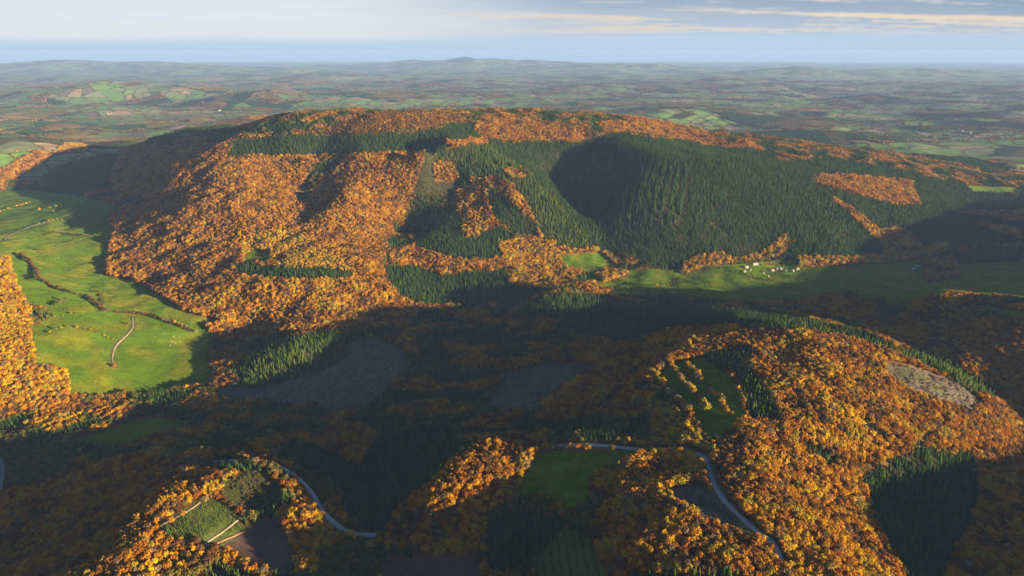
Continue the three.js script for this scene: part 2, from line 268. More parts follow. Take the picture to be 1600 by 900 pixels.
cover('gold', 'the knoll beside the road', [[430, 800], [460, 770], [490, 786], [532, 830], [545, 846], [502, 850], [492, 892], [465, 895], [458, 842]], -0.3);
cover('olive', 'the grey-green thicket', [[502, 852], [560, 842], [592, 862], [582, 960], [485, 960], [490, 896]]);
cover('spruce', 'the young spruces by the brown field', [[322, 872], [380, 878], [404, 905], [420, 960], [300, 960]], 0.4);
cover('mixed', 'the wood below the big meadow', [[-60, 640], [110, 624], [250, 616], [340, 622], [400, 632], [560, 645], [470, 690], [440, 716], [340, 716], [200, 700], [60, 742], [-60, 770]]);
cover('olive', 'the green valley thicket', [[-60, 668], [60, 672], [130, 690], [100, 735], [-60, 765]]);
cover('meadow', 'field', [[98, 692], [230, 652], [305, 660], [185, 702]], -0.8);
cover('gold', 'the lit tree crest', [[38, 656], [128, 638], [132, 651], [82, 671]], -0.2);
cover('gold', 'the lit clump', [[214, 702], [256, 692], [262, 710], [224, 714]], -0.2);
cover('gold', 'the lit edge of the plantation ridge', [[353, 742], [342, 762], [252, 816], [238, 808], [318, 762], [335, 742]]);  // gold kind paints sunlight along the edge of the wood
cover('gold', 'the lower lit-coloured edge of the plantation ridge', [[310, 847], [300, 868], [232, 906], [170, 906], [215, 880], [280, 848]]);  // sunlight on the lower edge put into the leaf colour
cover('gold', 'the lit edge of the brown spur', [[833, 700], [816, 746], [762, 792], [757, 852], [602, 852], [602, 840], [738, 836], [744, 786], [792, 742], [812, 702]], -0.4);  // golden leaves stand in for sun on the spur edge

// the map of the land near by: index of the outline at each place
const MX0 = -2600, MX1 = 2600, MZ0 = -4700, MZ1 = -100, MS = 2048;
const coverMap = new Uint8Array(MS * MS);
const toU = (x) => (x - MX0) / (MX1 - MX0) * MS, toV = (z) => (z - MZ0) / (MZ1 - MZ0) * MS;
const OPEN = { meadow: 1, clearcut: 1, bare: 1, road: 1 };
function fillPolygon(pts, id) {
  let lo = 1e9, hi = -1e9; for (const [, v] of pts) { lo = Math.min(lo, v); hi = Math.max(hi, v); }
  for (let r = Math.max(0, Math.floor(lo)); r <= Math.min(MS - 1, Math.ceil(hi)); r++) {
    const y = r + 0.5, xs = [];
    for (let i = 0, j = pts.length - 1; i < pts.length; j = i++) { const [x0, y0] = pts[j], [x1, y1] = pts[i]; if ((y0 <= y) !== (y1 <= y)) xs.push(x0 + (y - y0) / (y1 - y0) * (x1 - x0)); }
    xs.sort((a, b) => a - b);
    for (let k = 0; k + 1 < xs.length; k += 2) for (let c = Math.max(0, Math.ceil(xs[k] - 0.5)); c <= Math.min(MS - 1, xs[k + 1] - 0.5); c++) coverMap[r * MS + c] = id;
  }
}
COVER.forEach((c, i) => {
  const up = OPEN[c.kind] ? 0 : c.kind === 'scrub' || c.kind === 'rows' ? 2 : 11, ring = [];
  for (let k = 0; k < c.pixels.length; k++) {                                   // extra corners between, so that edges follow the land
    const [ax, ay] = c.pixels[k], [bx, by] = c.pixels[(k + 1) % c.pixels.length], m = Math.max(1, Math.ceil(Math.hypot(bx - ax, by - ay) / 18));
    for (let q = 0; q < m; q++) { const [x, z] = meet(ax + (bx - ax) * q / m, ay + (by - ay) * q / m, up); ring.push([toU(x), toV(z)]); }
  }
  fillPolygon(ring, i + 1);
});
const coverAt = (x, z) => { const u = toU(x) | 0, v = toV(z) | 0; return u < 0 || v < 0 || u >= MS || v >= MS ? 0 : coverMap[v * MS + u]; };

// roads and tracks, as lines on the land
const spline = (pixels) => new THREE.CatmullRomCurve3(pixels.map(([px, py]) => { const [x, z] = meet(px, py); return new THREE.Vector3(x, 0, z); }), false, 'centripetal');
const ROADS = [
  ['road', 7.5, 'asphalt', [[330, 722], [352, 721], [380, 720], [420, 725], [450, 738], [475, 758], [495, 785], [515, 812], [545, 832], [570, 836], [590, 836]]],
  ['road', 7, 'asphalt', [[822, 706], [850, 698], [900, 695], [960, 698], [1020, 702], [1070, 704], [1100, 714], [1110, 740], [1120, 765], [1140, 790], [1165, 815], [1185, 832], [1208, 850], [1222, 880]]],
  ['road', 6, 'gravel', [[-40, 400], [0, 378], [18, 366], [40, 357], [62, 350], [80, 346]]],
  ['farm_track', 4, 'gravel', [[207, 495], [205, 515], [190, 531], [178, 546], [175, 562], [180, 573]]],
  ['farm_track', 3.5, 'gravel', [[318, 852], [340, 836], [358, 823], [374, 811]]],
  ['farm_track', 3, 'clay', [[322, 858], [345, 846], [370, 835], [384, 829]]],
  ['farm_track', 3.5, 'gravel', [[250, 822], [290, 800], [312, 785]]],
  ['road', 6, 'asphalt', [[-30, 690], [2, 725], [0, 760], [-20, 790]]],
];
COVER.push({ kind: 'road', name: 'road', tint: 0 });
const ROAD_ID = COVER.length;
const roadLines = ROADS.map(([name, width, surface, pixels]) => {
  const c = spline(pixels), L = c.getLength(), pts = c.getSpacedPoints(Math.max(4, Math.round(L / 5)));
  for (const p of pts) {
    const r = width / 2 + 3.5;
    for (let dz = -r; dz <= r; dz += 1.1) for (let dx = -r; dx <= r; dx += 1.1) if (dx * dx + dz * dz < r * r) { const u = toU(p.x + dx) | 0, v = toV(p.z + dz) | 0; if (u >= 0 && v >= 0 && u < MS && v < MS) coverMap[v * MS + u] = ROAD_ID; }
  }
  return [name, width, surface, pts];
});

// far country: patchwork of hedged fields and woods
const hash = (i, j, k = 0) => { let h = Math.imul(i, 374761393) ^ Math.imul(j, 668265263) ^ Math.imul(k, 1274126177); h = Math.imul(h ^ (h >>> 13), 1274126177); return ((h ^ (h >>> 16)) >>> 0) / 4294967296; };
function farCover(x, z) {
  const S = 165, xw = x + 50 * n1(x / 600, z / 600), zw = z + 50 * n2(x / 600, z / 600), u = (xw * 0.94 + zw * 0.34) / S, v = (zw * 0.94 - xw * 0.34) / S, i = Math.floor(u), j = Math.floor(v);
  let d1 = 9, d2 = 9, a = 0, b = 0;
  for (let q = -1; q <= 1; q++) for (let p = -1; p <= 1; p++) {
    const ci = i + p, cj = j + q, d = Math.hypot(u - ci - hash(ci, cj, 1), (v - cj - hash(ci, cj, 2)));
    if (d < d1) { d2 = d1; d1 = d; a = ci; b = cj; } else if (d < d2) d2 = d;
  }
  const wood = fbm(n3, x / 1300 + 7, z / 1300, 3) + 0.25 * (hash(a, b, 3) - 0.5);
  return { wood: wood > 0.16, hedge: (d2 - d1) * S < 13 && hash(a, b, 8) < 0.85, cell: hash(a, b, 4), shade: hash(a, b, 5), conifer: fbm(n2, x / 900 + 3, z / 900, 2) > 0.1, edge: (d2 - d1) * S };
}

// ground colours (grass, litter, soil, brash; also painted shade and haze)
const GROUND = { meadow: [0.085, 0.145, 0.006], litter: [0.15, 0.070, 0.018], needles: [0.035, 0.03, 0.016], clearcut: [0.115, 0.090, 0.076], bare: [0.10, 0.06, 0.05], scrub: [0.045, 0.043, 0.018], rows: [0.085, 0.105, 0.022], road: [0.10, 0.11, 0.04] };  // scrub darkened in place of the shadow across its clearing
function groundColor(x, z, near) {
  const id = near ? coverAt(x + 3 * n1(x / 14, z / 14), z + 3 * n2(x / 14, z / 14)) : 0;
  const p = 1 + 0.30 * fbm(n2, x / 45, z / 45, 3) + 0.16 * n3(x / 9, z / 9);
  let c;
  if (id) {
    const k = COVER[id - 1];
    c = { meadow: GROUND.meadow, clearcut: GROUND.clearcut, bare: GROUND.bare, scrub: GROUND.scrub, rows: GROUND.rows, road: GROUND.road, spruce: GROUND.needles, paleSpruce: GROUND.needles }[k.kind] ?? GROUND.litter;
    if (k.kind === 'meadow') {
      const dry = smoothstep(fbm(n1, x / 120 + k.tint * 9, z / 120, 4) + k.tint * 0.5, -0.1, 0.5);
      const mown = 1 + 0.10 * smoothstep(Math.sin((x * Math.cos(k.tint * 7) + z * Math.sin(k.tint * 7) + 6 * n1(x / 80, z / 80)) / 2.6), 0.3, 0.9) * smoothstep(n3(x / 170 + k.tint * 30, z / 170), -0.2, 0.4);
      c = [lerp(c[0], 0.145, dry) * mown, lerp(c[1], 0.160, dry) * mown, lerp(c[2], 0.010, dry)];
    } else if (k.kind === 'clearcut') {
      const st = n1((x * 0.9 + z * 0.4) / 7, (z * 0.9 - x * 0.4) / 60), g = smoothstep(fbm(n3, x / 60, z / 60, 3), 0.0, 0.4);
      c = [lerp(c[0], 0.085, g) * (1 + 0.3 * st), lerp(c[1], 0.08, g) * (1 + 0.3 * st), lerp(c[2], 0.045, g) * (1 + 0.3 * st)];
    }
  } else if (-z < 3250 && near) c = GROUND.litter;
  else {
    const f = farCover(x, z);  // far fields and woods muted, haze put into their colour
    if (f.wood) c = f.conifer ? [0.025, 0.04, 0.02] : [0.08, 0.062, 0.03];
    else if (f.cell < 0.58) c = [0.09 + 0.05 * f.shade, 0.175 + 0.05 * f.shade, 0.045];
    else if (f.cell < 0.76) c = [0.16, 0.18, 0.09];
    else if (f.cell < 0.92) c = [0.23 + 0.05 * f.shade, 0.19, 0.12];
    else c = [0.14, 0.105, 0.075];
    if (!f.wood && f.hedge) c = [0.07, 0.055, 0.022];
  }
  return [c[0] * p, c[1] * p, c[2] * p];
}
function groundTexture(x0, x1, z0, z1, near, size = 2048) {
  const d = new Uint8Array(size * size * 4), enc = (v) => { v = clamp(v, 0, 1); return Math.round(255 * (v <= 0.0031308 ? 12.92 * v : 1.055 * Math.pow(v, 1 / 2.4) - 0.055)); };
  for (let r = 0, o = 0; r < size; r++) for (let c = 0; c < size; c++, o += 4) {
    const k = groundColor(x0 + (c + 0.5) / size * (x1 - x0), z0 + (r + 0.5) / size * (z1 - z0), near);
    d[o] = enc(k[0]); d[o + 1] = enc(k[1]); d[o + 2] = enc(k[2]); d[o + 3] = 255;
  }
  const t = new THREE.DataTexture(d, size, size); t.colorSpace = THREE.SRGBColorSpace; t.magFilter = THREE.LinearFilter; t.needsUpdate = true;
  return t;
}
const structure = (o, name) => { o.name = name; o.userData.kind = 'structure'; o.castShadow = o.receiveShadow = true; scene.add(o); return o; };
const RECTS = [[MX0, MX1, MZ0, MZ1], [-10000, 10000, -16000, 400], [-54000, 54000, -54000, 3000]];
{
  const line = (a, b, step, grow, start, end) => {
    const l = []; for (let v = a; v <= b + 1e-6; v += step) l.push(v);
    for (let v = a, s = step; v > start;) { s *= grow; v -= s; l.unshift(v); }
    for (let v = b, s = step; v < end;) { s *= grow; v += s; l.push(v); }
    return l;
  };
  const xs = line(MX0, MX1, 13, 1.045, -50000, 50000), zs = line(MZ0, MZ1, 12.5, 1.045, -50000, 1800), nx = xs.length, nz = zs.length;
  const pos = new Float32Array(nx * nz * 3), uvs = RECTS.map(() => new Float32Array(nx * nz * 2));
  for (let j = 0, k = 0; j < nz; j++) for (let i = 0; i < nx; i++, k++) {
    const x = xs[i], z = zs[j];
    pos[3 * k] = x; pos[3 * k + 1] = height(x, z); pos[3 * k + 2] = z;
    RECTS.forEach(([x0, x1, z0, z1], r) => { uvs[r][2 * k] = (x - x0) / (x1 - x0); uvs[r][2 * k + 1] = (z - z0) / (z1 - z0); });
  }
  const lists = [[], [], []];
  const inside = (r, i, j) => xs[i] >= RECTS[r][0] - 0.01 && xs[i + 1] <= RECTS[r][1] + 0.01 && zs[j] >= RECTS[r][2] - 0.01 && zs[j + 1] <= RECTS[r][3] + 0.01;
  for (let j = 0; j < nz - 1; j++) for (let i = 0; i < nx - 1; i++) {
    const a = j * nx + i, l = lists[inside(0, i, j) ? 0 : inside(1, i, j) ? 1 : 2];
    l.push(a, a + nx, a + 1, a + 1, a + nx, a + nx + 1);
  }
  const g = new THREE.BufferGeometry();
  g.setAttribute('position', new THREE.BufferAttribute(pos, 3));
  g.setAttribute('uv', new THREE.BufferAttribute(uvs[0], 2)); g.setAttribute('uv1', new THREE.BufferAttribute(uvs[1], 2)); g.setAttribute('uv2', new THREE.BufferAttribute(uvs[2], 2));
  g.setIndex(new THREE.BufferAttribute(Uint32Array.from([].concat(lists[0], lists[1], lists[2])), 1));
  let at = 0; lists.forEach((l, r) => { g.addGroup(at, l.length, r); at += l.length; });
  g.computeVertexNormals();
  const mats = RECTS.map((r, k) => { const map = groundTexture(...r, k === 0, k === 2 ? 1024 : 2048); map.channel = k; return new THREE.MeshPhysicalMaterial({ name: 'land', map, roughness: 1, specularIntensity: 0.12 }); });
  structure(new THREE.Mesh(g, mats), 'ground');
}
console.log('ground');

// roads
const surfaces = {
  asphalt: new THREE.MeshStandardMaterial({ color: new THREE.Color().setRGB(0.27, 0.27, 0.27), roughness: 0.85 }),
  gravel: new THREE.MeshStandardMaterial({ color: new THREE.Color().setRGB(0.25, 0.21, 0.14), roughness: 0.95 }),
  clay: new THREE.MeshStandardMaterial({ color: new THREE.Color().setRGB(0.26, 0.13, 0.07), roughness: 0.95 }),
};
const taken = {};
const numbered = (name) => { const k = taken[name] ?? 0; taken[name] = k + 1; return k ? name + '_' + String(k).padStart(3, '0') : name; };
for (const [name, width, surface, pts] of roadLines) {
  const v = [], ix = [], prof = [[-0.5, -0.6], [-0.46, 0.42], [0, 0.5], [0.46, 0.42], [0.5, -0.6]];
  pts.forEach((p, k) => {
    const a = pts[Math.max(0, k - 1)], b = pts[Math.min(pts.length - 1, k + 1)], l = Math.hypot(b.x - a.x, b.z - a.z), sx = -(b.z - a.z) / l, sz = (b.x - a.x) / l, w = width * (1 + 0.06 * n1(k / 5, 3));
    const hs = [-0.5, 0, 0.5].map((s) => height(p.x + sx * w * s, p.z + sz * w * s)), hm = Math.max(...hs) * 0.6 + hs[1] * 0.4;
    for (const [s, y] of prof) v.push(p.x + sx * w * s, (Math.abs(s) === 0.5 ? Math.min(...hs) : hm) + y, p.z + sz * w * s);
    if (k) for (let q = 0; q < 4; q++) { const o = (k - 1) * 5 + q; ix.push(o, o + 5, o + 1, o + 1, o + 5, o + 6); }
  });
  const g = new THREE.BufferGeometry(); g.setAttribute('position', new THREE.Float32BufferAttribute(v, 3)); g.setIndex(ix); g.computeVertexNormals();
  structure(new THREE.Mesh(g, surfaces[surface]), numbered(name));
}

// ---------------------------------------------------------------- trees
const V = (x, y, z) => new THREE.Vector3(x, y, z);
class Faces {                                                     // collects little faces with a tint each
  constructor() { this.p = []; this.n = []; this.c = []; this.i = []; }
  quad(a, b, c, d, nrm, t) { const o = this.p.length / 3; for (const v of [a, b, c, d]) { this.p.push(v.x, v.y, v.z); this.n.push(nrm.x, nrm.y, nrm.z); this.c.push(t[0], t[1], t[2]); } this.i.push(o, o + 1, o + 2, o, o + 2, o + 3); }
  tri(a, b, c, nrm, t) { const o = this.p.length / 3; for (const v of [a, b, c]) { this.p.push(v.x, v.y, v.z); this.n.push(nrm.x, nrm.y, nrm.z); this.c.push(t[0], t[1], t[2]); } this.i.push(o, o + 1, o + 2); }
  build() { const g = new THREE.BufferGeometry(); g.setAttribute('position', new THREE.Float32BufferAttribute(this.p, 3)); g.setAttribute('color', new THREE.Float32BufferAttribute(this.c, 3)); g.setIndex(this.i); g.computeVertexNormals(); return g; }
}
function trunkGeometry(h, r, limbs, seed) {
  const R = rng(seed), parts = [], tint = (g, c) => { const n = g.attributes.position.count, a = new Float32Array(n * 3); for (let i = 0; i < n; i++) a.set(c, 3 * i); g.setAttribute('color', new THREE.BufferAttribute(a, 3)); g.deleteAttribute('uv'); return g; };
  const bole = new THREE.CylinderGeometry(r * 0.25, r, h, 6, 2); bole.translate(0, h / 2, 0); parts.push(tint(bole, [0.42, 0.36, 0.32]));
  for (let k = 0; k < limbs; k++) {
    const l = 3 + 2.5 * R(), b = new THREE.CylinderGeometry(0.05, r * 0.3, l, 4, 1); b.translate(0, l / 2, 0); b.rotateZ(0.6 + 0.4 * R()); b.rotateY(k / limbs * 6.28 + R()); b.translate(0, h * (0.4 + 0.35 * R()), 0); parts.push(tint(b, [0.42, 0.36, 0.32]));
  }
  return mergeGeometries(parts);
}
function broadleafCrown(seed, { rx = 4.7, ry = 6.0, cy = 11.5, clumps = 26, leaves = 15, size = 1.42, thin = 0 } = {}) {
  const R = rng(seed), f = new Faces(), lean = V((R() - 0.5) * 2.2, 0, (R() - 0.5) * 2.2);
  for (let k = 0; k < clumps; k++) {
    const y = 1 - 1.55 * (k + R()) / clumps, a = k * 2.399 + R() * 0.9, s = Math.sqrt(Math.max(0, 1 - y * y)), q = 0.48 + 0.58 * R();
    const dir = V(s * Math.cos(a), y, s * Math.sin(a)), at = V(dir.x * rx * q, cy + dir.y * ry * q, dir.z * rx * q).addScaledVector(lean, 0.5 + 0.5 * y), cr_ = (1.0 + 1.35 * R()) * rx / 4.7, b = 0.82 + 0.36 * R(), w = 1 + 0.16 * (R() - 0.5);
    for (let m = 0; m < leaves * (1 - thin * R()); m++) {
      const d = V(R() * 2 - 1, R() * 2 - 1, R() * 2 - 1).normalize().addScaledVector(dir, 0.55).normalize();
      const p = at.clone().addScaledVector(d, cr_ * (0.75 + 0.35 * R()));
      const nrm = d.clone().add(V(R() - 0.5, R() - 0.5, R() - 0.5).multiplyScalar(0.9)).normalize();
      const u = V(R() - 0.5, R() - 0.5, R() - 0.5).cross(nrm).normalize(), v = nrm.clone().cross(u), e = size * (0.55 + 0.5 * R()), t = b * (0.9 + 0.2 * R()), bend = nrm.clone().multiplyScalar(-0.18 * e);
      f.quad(p.clone().addScaledVector(u, -e).add(bend), p.clone().addScaledVector(v, -e * 0.75), p.clone().addScaledVector(u, e).add(bend), p.clone().addScaledVector(v, e * 0.75), nrm, [t * w, t, t * (2 - w)]);
    }
  }
  return f.build();
}
function spruceCrown(seed, { h = 20, r = 3.3, base = 1.2 } = {}) {
  const R = rng(seed), f = new Faces(), whorls = 12;
  for (let k = 0; k < whorls; k++) {
    const s = k / whorls, y = base + (h - base - 0.6) * Math.pow(s, 0.92), rr = r * (1 - s) ** 0.85 * (0.9 + 0.2 * R()) + 0.22, m = 9 - Math.round(4 * s);
    for (let q = 0; q < m; q++) {
      const a = (q + 0.5 * (k % 2) + 0.5 * R()) / m * 6.283, l = rr * (0.8 + 0.4 * R()), drop = l * (0.45 + 0.2 * R()), wdt = 0.62 * rr * (0.8 + 0.4 * R()) + 0.12, t = 0.8 + 0.4 * R();
      const o = V(Math.cos(a), 0, Math.sin(a)), side = V(-o.z, 0, o.x), root = V(0, y + 0.9, 0), mid = o.clone().multiplyScalar(l * 0.62).setY(y + 0.45 - drop * 0.4), tip = o.clone().multiplyScalar(l).setY(y - drop), nrm = V(o.x, 0.9, o.z).normalize();
      const ml = mid.clone().addScaledVector(side, -wdt).setY(mid.y - 0.25), mr = mid.clone().addScaledVector(side, wdt).setY(mid.y - 0.25);
      f.tri(root, ml, mid, nrm, [t, t, t]); f.tri(root, mid, mr, nrm, [t, t, t]); f.tri(ml, tip, mid, nrm, [t, t, t]); f.tri(mid, tip, mr, nrm, [t, t, t]);
    }
  }
  for (let q = 0; q < 4; q++) { const a = q * 1.571; f.tri(V(0, h, 0), V(0.28 * Math.cos(a), h - 1.9, 0.28 * Math.sin(a)), V(0.28 * Math.cos(a + 1.571), h - 1.9, 0.28 * Math.sin(a + 1.571)), V(Math.cos(a), 0.3, Math.sin(a)), [1, 1, 1]); }
  return f.build();
}
const BROAD = [0, 1, 2, 3, 4, 5].map((k) => ({ crown: broadleafCrown(100 + k, { rx: 4.1 + 0.36 * k, ry: 6.2 - 0.45 * k, cy: 10.5, clumps: 24 + 2 * k, thin: k === 5 ? 0.5 : 0 }), trunk: trunkGeometry(10, 0.32, 4, 200 + k) }));
const SPRUCE = [0, 1, 2].map((k) => ({ crown: spruceCrown(300 + k, { r: 2.9 + 0.4 * k }), trunk: trunkGeometry(17, 0.24, 0, 400 + k) }));
const SHRUB = [0, 1].map((k) => ({ crown: broadleafCrown(500 + k, { rx: 2.3, ry: 1.9, cy: 1.5, clumps: 10, leaves: 12, size: 0.85 }) }));
const PALETTE = {                                                   // leaf colours of single trees, linear
  beech: [[0.44, 0.190, 0.004], [0.39, 0.150, 0.004], [0.46, 0.225, 0.005], [0.29, 0.100, 0.005], [0.41, 0.195, 0.006], [0.22, 0.095, 0.010]],
  russet: [[0.17, 0.070, 0.014], [0.135, 0.066, 0.020], [0.21, 0.090, 0.012], [0.12, 0.066, 0.028], [0.165, 0.092, 0.018]],
  gold: [[0.51, 0.29, 0.004], [0.54, 0.34, 0.006], [0.47, 0.235, 0.004], [0.38, 0.285, 0.010], [0.32, 0.23, 0.04]],
  olive: [[0.13, 0.125, 0.02], [0.17, 0.13, 0.02], [0.095, 0.105, 0.02], [0.21, 0.145, 0.022]],
  bare: [[0.20, 0.14, 0.085], [0.24, 0.165, 0.075]],
  spruce: [[0.028, 0.058, 0.012], [0.022, 0.048, 0.011], [0.040, 0.072, 0.013]],
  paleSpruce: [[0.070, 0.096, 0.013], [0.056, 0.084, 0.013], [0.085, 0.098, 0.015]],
};
const HUE = { beech: ['bright orange', 'copper', 'amber orange', 'dark russet', 'orange', 'brown'], russet: ['red-brown', 'dull brown', 'rust-coloured', 'grey-brown', 'tawny'], gold: ['golden', 'bright yellow', 'orange-gold', 'yellow-green', 'pale straw'], olive: ['olive green', 'olive brown', 'dull green', 'yellow-brown'], bare: ['greyish half-bare', 'fawn half-bare'], spruce: ['dark green', 'blackish green', 'mid green'], paleSpruce: ['yellow-green', 'moss green', 'olive'] };
const all = [];                                                     // every tree: x, y, z, scale, girth, turn, kind, shape, tone, stand
const RT = rng(77);
function addTree(x, z, kind, scale, stand, girth = 1) {
  const spr = kind === 'spruce' || kind === 'paleSpruce', tones = PALETTE[kind], m = clamp(n3(x / 70, z / 70) * 0.5 + 0.5, 0, 1);
  let tone = Math.floor((0.65 * m + 0.35 * RT()) * tones.length * 0.999); if (RT() < 0.2) tone = Math.floor(RT() * tones.length);
  all.push({ x, z, y: height(x, z) - 0.3, s: scale, g: girth, turn: RT() * 6.283, kind, spr, shape: Math.floor(RT() * (spr ? 3 : kind === 'bare' ? 6 : 5.4)), tone: Math.min(tone, tones.length - 1), stand });
}
const inView = (x, z) => { const [px, py, d] = pixelOf(x, height(x, z), z); return d > 350 && px > -170 && px < 1900 && py < 1010; };
const land = (px, py) => { const [x, z] = meet(px, py); return V(x, height(x, z), z); };
const RIBBED = 'the ribbed spruce rows of the big hill', ribA = land(1012, 262), ribD = land(990, 345).sub(ribA).setY(0).normalize(), ribE = V(-ribD.z, 0, ribD.x);
for (let z = -4650; z < -420; z += 4.6) {
  const reach = Math.min(2550, 260 - z * 1.15);
  for (let x = -reach; x < reach; x += 4.6) {
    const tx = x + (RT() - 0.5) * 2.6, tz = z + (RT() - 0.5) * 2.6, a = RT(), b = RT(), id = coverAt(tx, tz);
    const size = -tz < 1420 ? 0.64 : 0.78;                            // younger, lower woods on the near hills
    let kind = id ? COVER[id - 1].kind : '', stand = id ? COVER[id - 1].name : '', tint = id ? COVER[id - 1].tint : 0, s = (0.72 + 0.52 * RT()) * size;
    const fore = -tz < 1420, thin = fore ? 0.78 : 0.6;                                             // share of the fine places that a broadleaf takes (about one each 8.5 m)
    if (!id) {
      if (-tz < 3250) { kind = 'mixed'; stand = 'the brown mixed woods'; } else { const f = farCover(tx, tz); if (f.wood) kind = f.conifer ? 'spruce' : f.cell < 0.6 ? 'beech' : 'russet'; else if (f.hedge && a < 0.12) { kind = f.cell < 0.4 ? 'gold' : 'olive'; s *= 0.6; } else continue; if (f.wood && a > (f.conifer ? 0.6 : 0.25)) continue; if (!f.wood) { if (inView(tx, tz)) addTree(tx, tz, kind, s, 'the far hedges'); continue; } }
    }
    if (kind === 'mixed') { const q = n1(tx / 130, tz / 130) + 0.5 * n2(tx / 50, tz / 50); kind = q > 0.12 ? 'spruce' : q > -0.2 ? 'olive' : 'beech'; }
    if (kind === 'meadow' || kind === 'road' || kind === 'bare' || kind === 'clearcut' || kind === 'scrub' || kind === 'rows') continue;
    if (!inView(tx, tz)) continue;
    if (stand === RIBBED) { const q = ((tx - ribA.x) * ribE.x + (tz - ribA.z) * ribE.z + 3 * n1(tx / 60, tz / 60)) / 25; if (q - Math.floor(q) < 0.38) continue; s *= 1.15; }
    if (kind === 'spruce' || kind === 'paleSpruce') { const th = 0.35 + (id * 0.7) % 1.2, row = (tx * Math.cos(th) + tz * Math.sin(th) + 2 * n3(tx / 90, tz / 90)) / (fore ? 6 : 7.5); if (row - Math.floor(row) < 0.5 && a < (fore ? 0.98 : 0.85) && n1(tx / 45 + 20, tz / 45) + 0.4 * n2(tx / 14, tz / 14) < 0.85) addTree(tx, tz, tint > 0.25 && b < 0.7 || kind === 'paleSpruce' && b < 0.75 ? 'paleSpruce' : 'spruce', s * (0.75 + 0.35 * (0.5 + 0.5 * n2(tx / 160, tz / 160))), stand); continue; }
    if (a > thin || n2(tx / 26, tz / 26) + 0.5 * n3(tx / 11, tz / 11) > 1.02) continue;
    if (kind === 'beech') { const k = clamp(0.5 + 0.42 * n2(tx / 75 + 11, tz / 75) + 0.2 * n1(tx / 28, tz / 28) + 0.34 * (b - 0.5), 0, 1); kind = b < 0.05 ? 'bare' : k > 0.84 - 0.4 * tint ? 'gold' : k < 0.30 - 0.12 * tint ? 'russet' : b > 0.975 ? 'olive' : 'beech'; }
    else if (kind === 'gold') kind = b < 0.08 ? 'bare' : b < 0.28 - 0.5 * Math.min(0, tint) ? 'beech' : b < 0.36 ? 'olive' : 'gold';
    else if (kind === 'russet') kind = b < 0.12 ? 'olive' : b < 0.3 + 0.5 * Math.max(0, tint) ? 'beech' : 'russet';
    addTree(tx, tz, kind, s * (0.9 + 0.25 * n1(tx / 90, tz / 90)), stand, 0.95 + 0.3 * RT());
  }
}
// beyond: woods and hedges of the plain, ever larger spacing
for (const [d0, d1, step, share, size] of [[4650, 7500, 10, 0.75, 1], [7500, 15000, 20, 0.7, 1.7]]) for (let z = -d1; z < -d0; z += step) {
  for (let x = z * 0.86; x < -z * 0.86; x += step) {
    const a = RT(), tx = x + (RT() - 0.5) * step, tz = z + (RT() - 0.5) * step, f = farCover(tx, tz);
    if (f.wood) { if (a < share) addTree(tx, tz, f.conifer ? 'spruce' : f.cell < 0.05 ? 'beech' : f.cell < 0.25 ? 'russet' : f.cell < 0.6 ? 'bare' : 'olive', 0.9 * (size > 1 ? 1.15 : 1), '', size * (f.conifer ? 1.6 : 1.1)); }  // dull leaf kinds dominate, distance haze painted into the far woods
    else if (f.hedge && a < 0.5) addTree(tx, tz, f.cell < 0.12 ? 'bare' : f.cell < 0.18 ? 'gold' : 'olive', 0.55 + 0.2 * RT(), '', size * 1.2);
  }
}
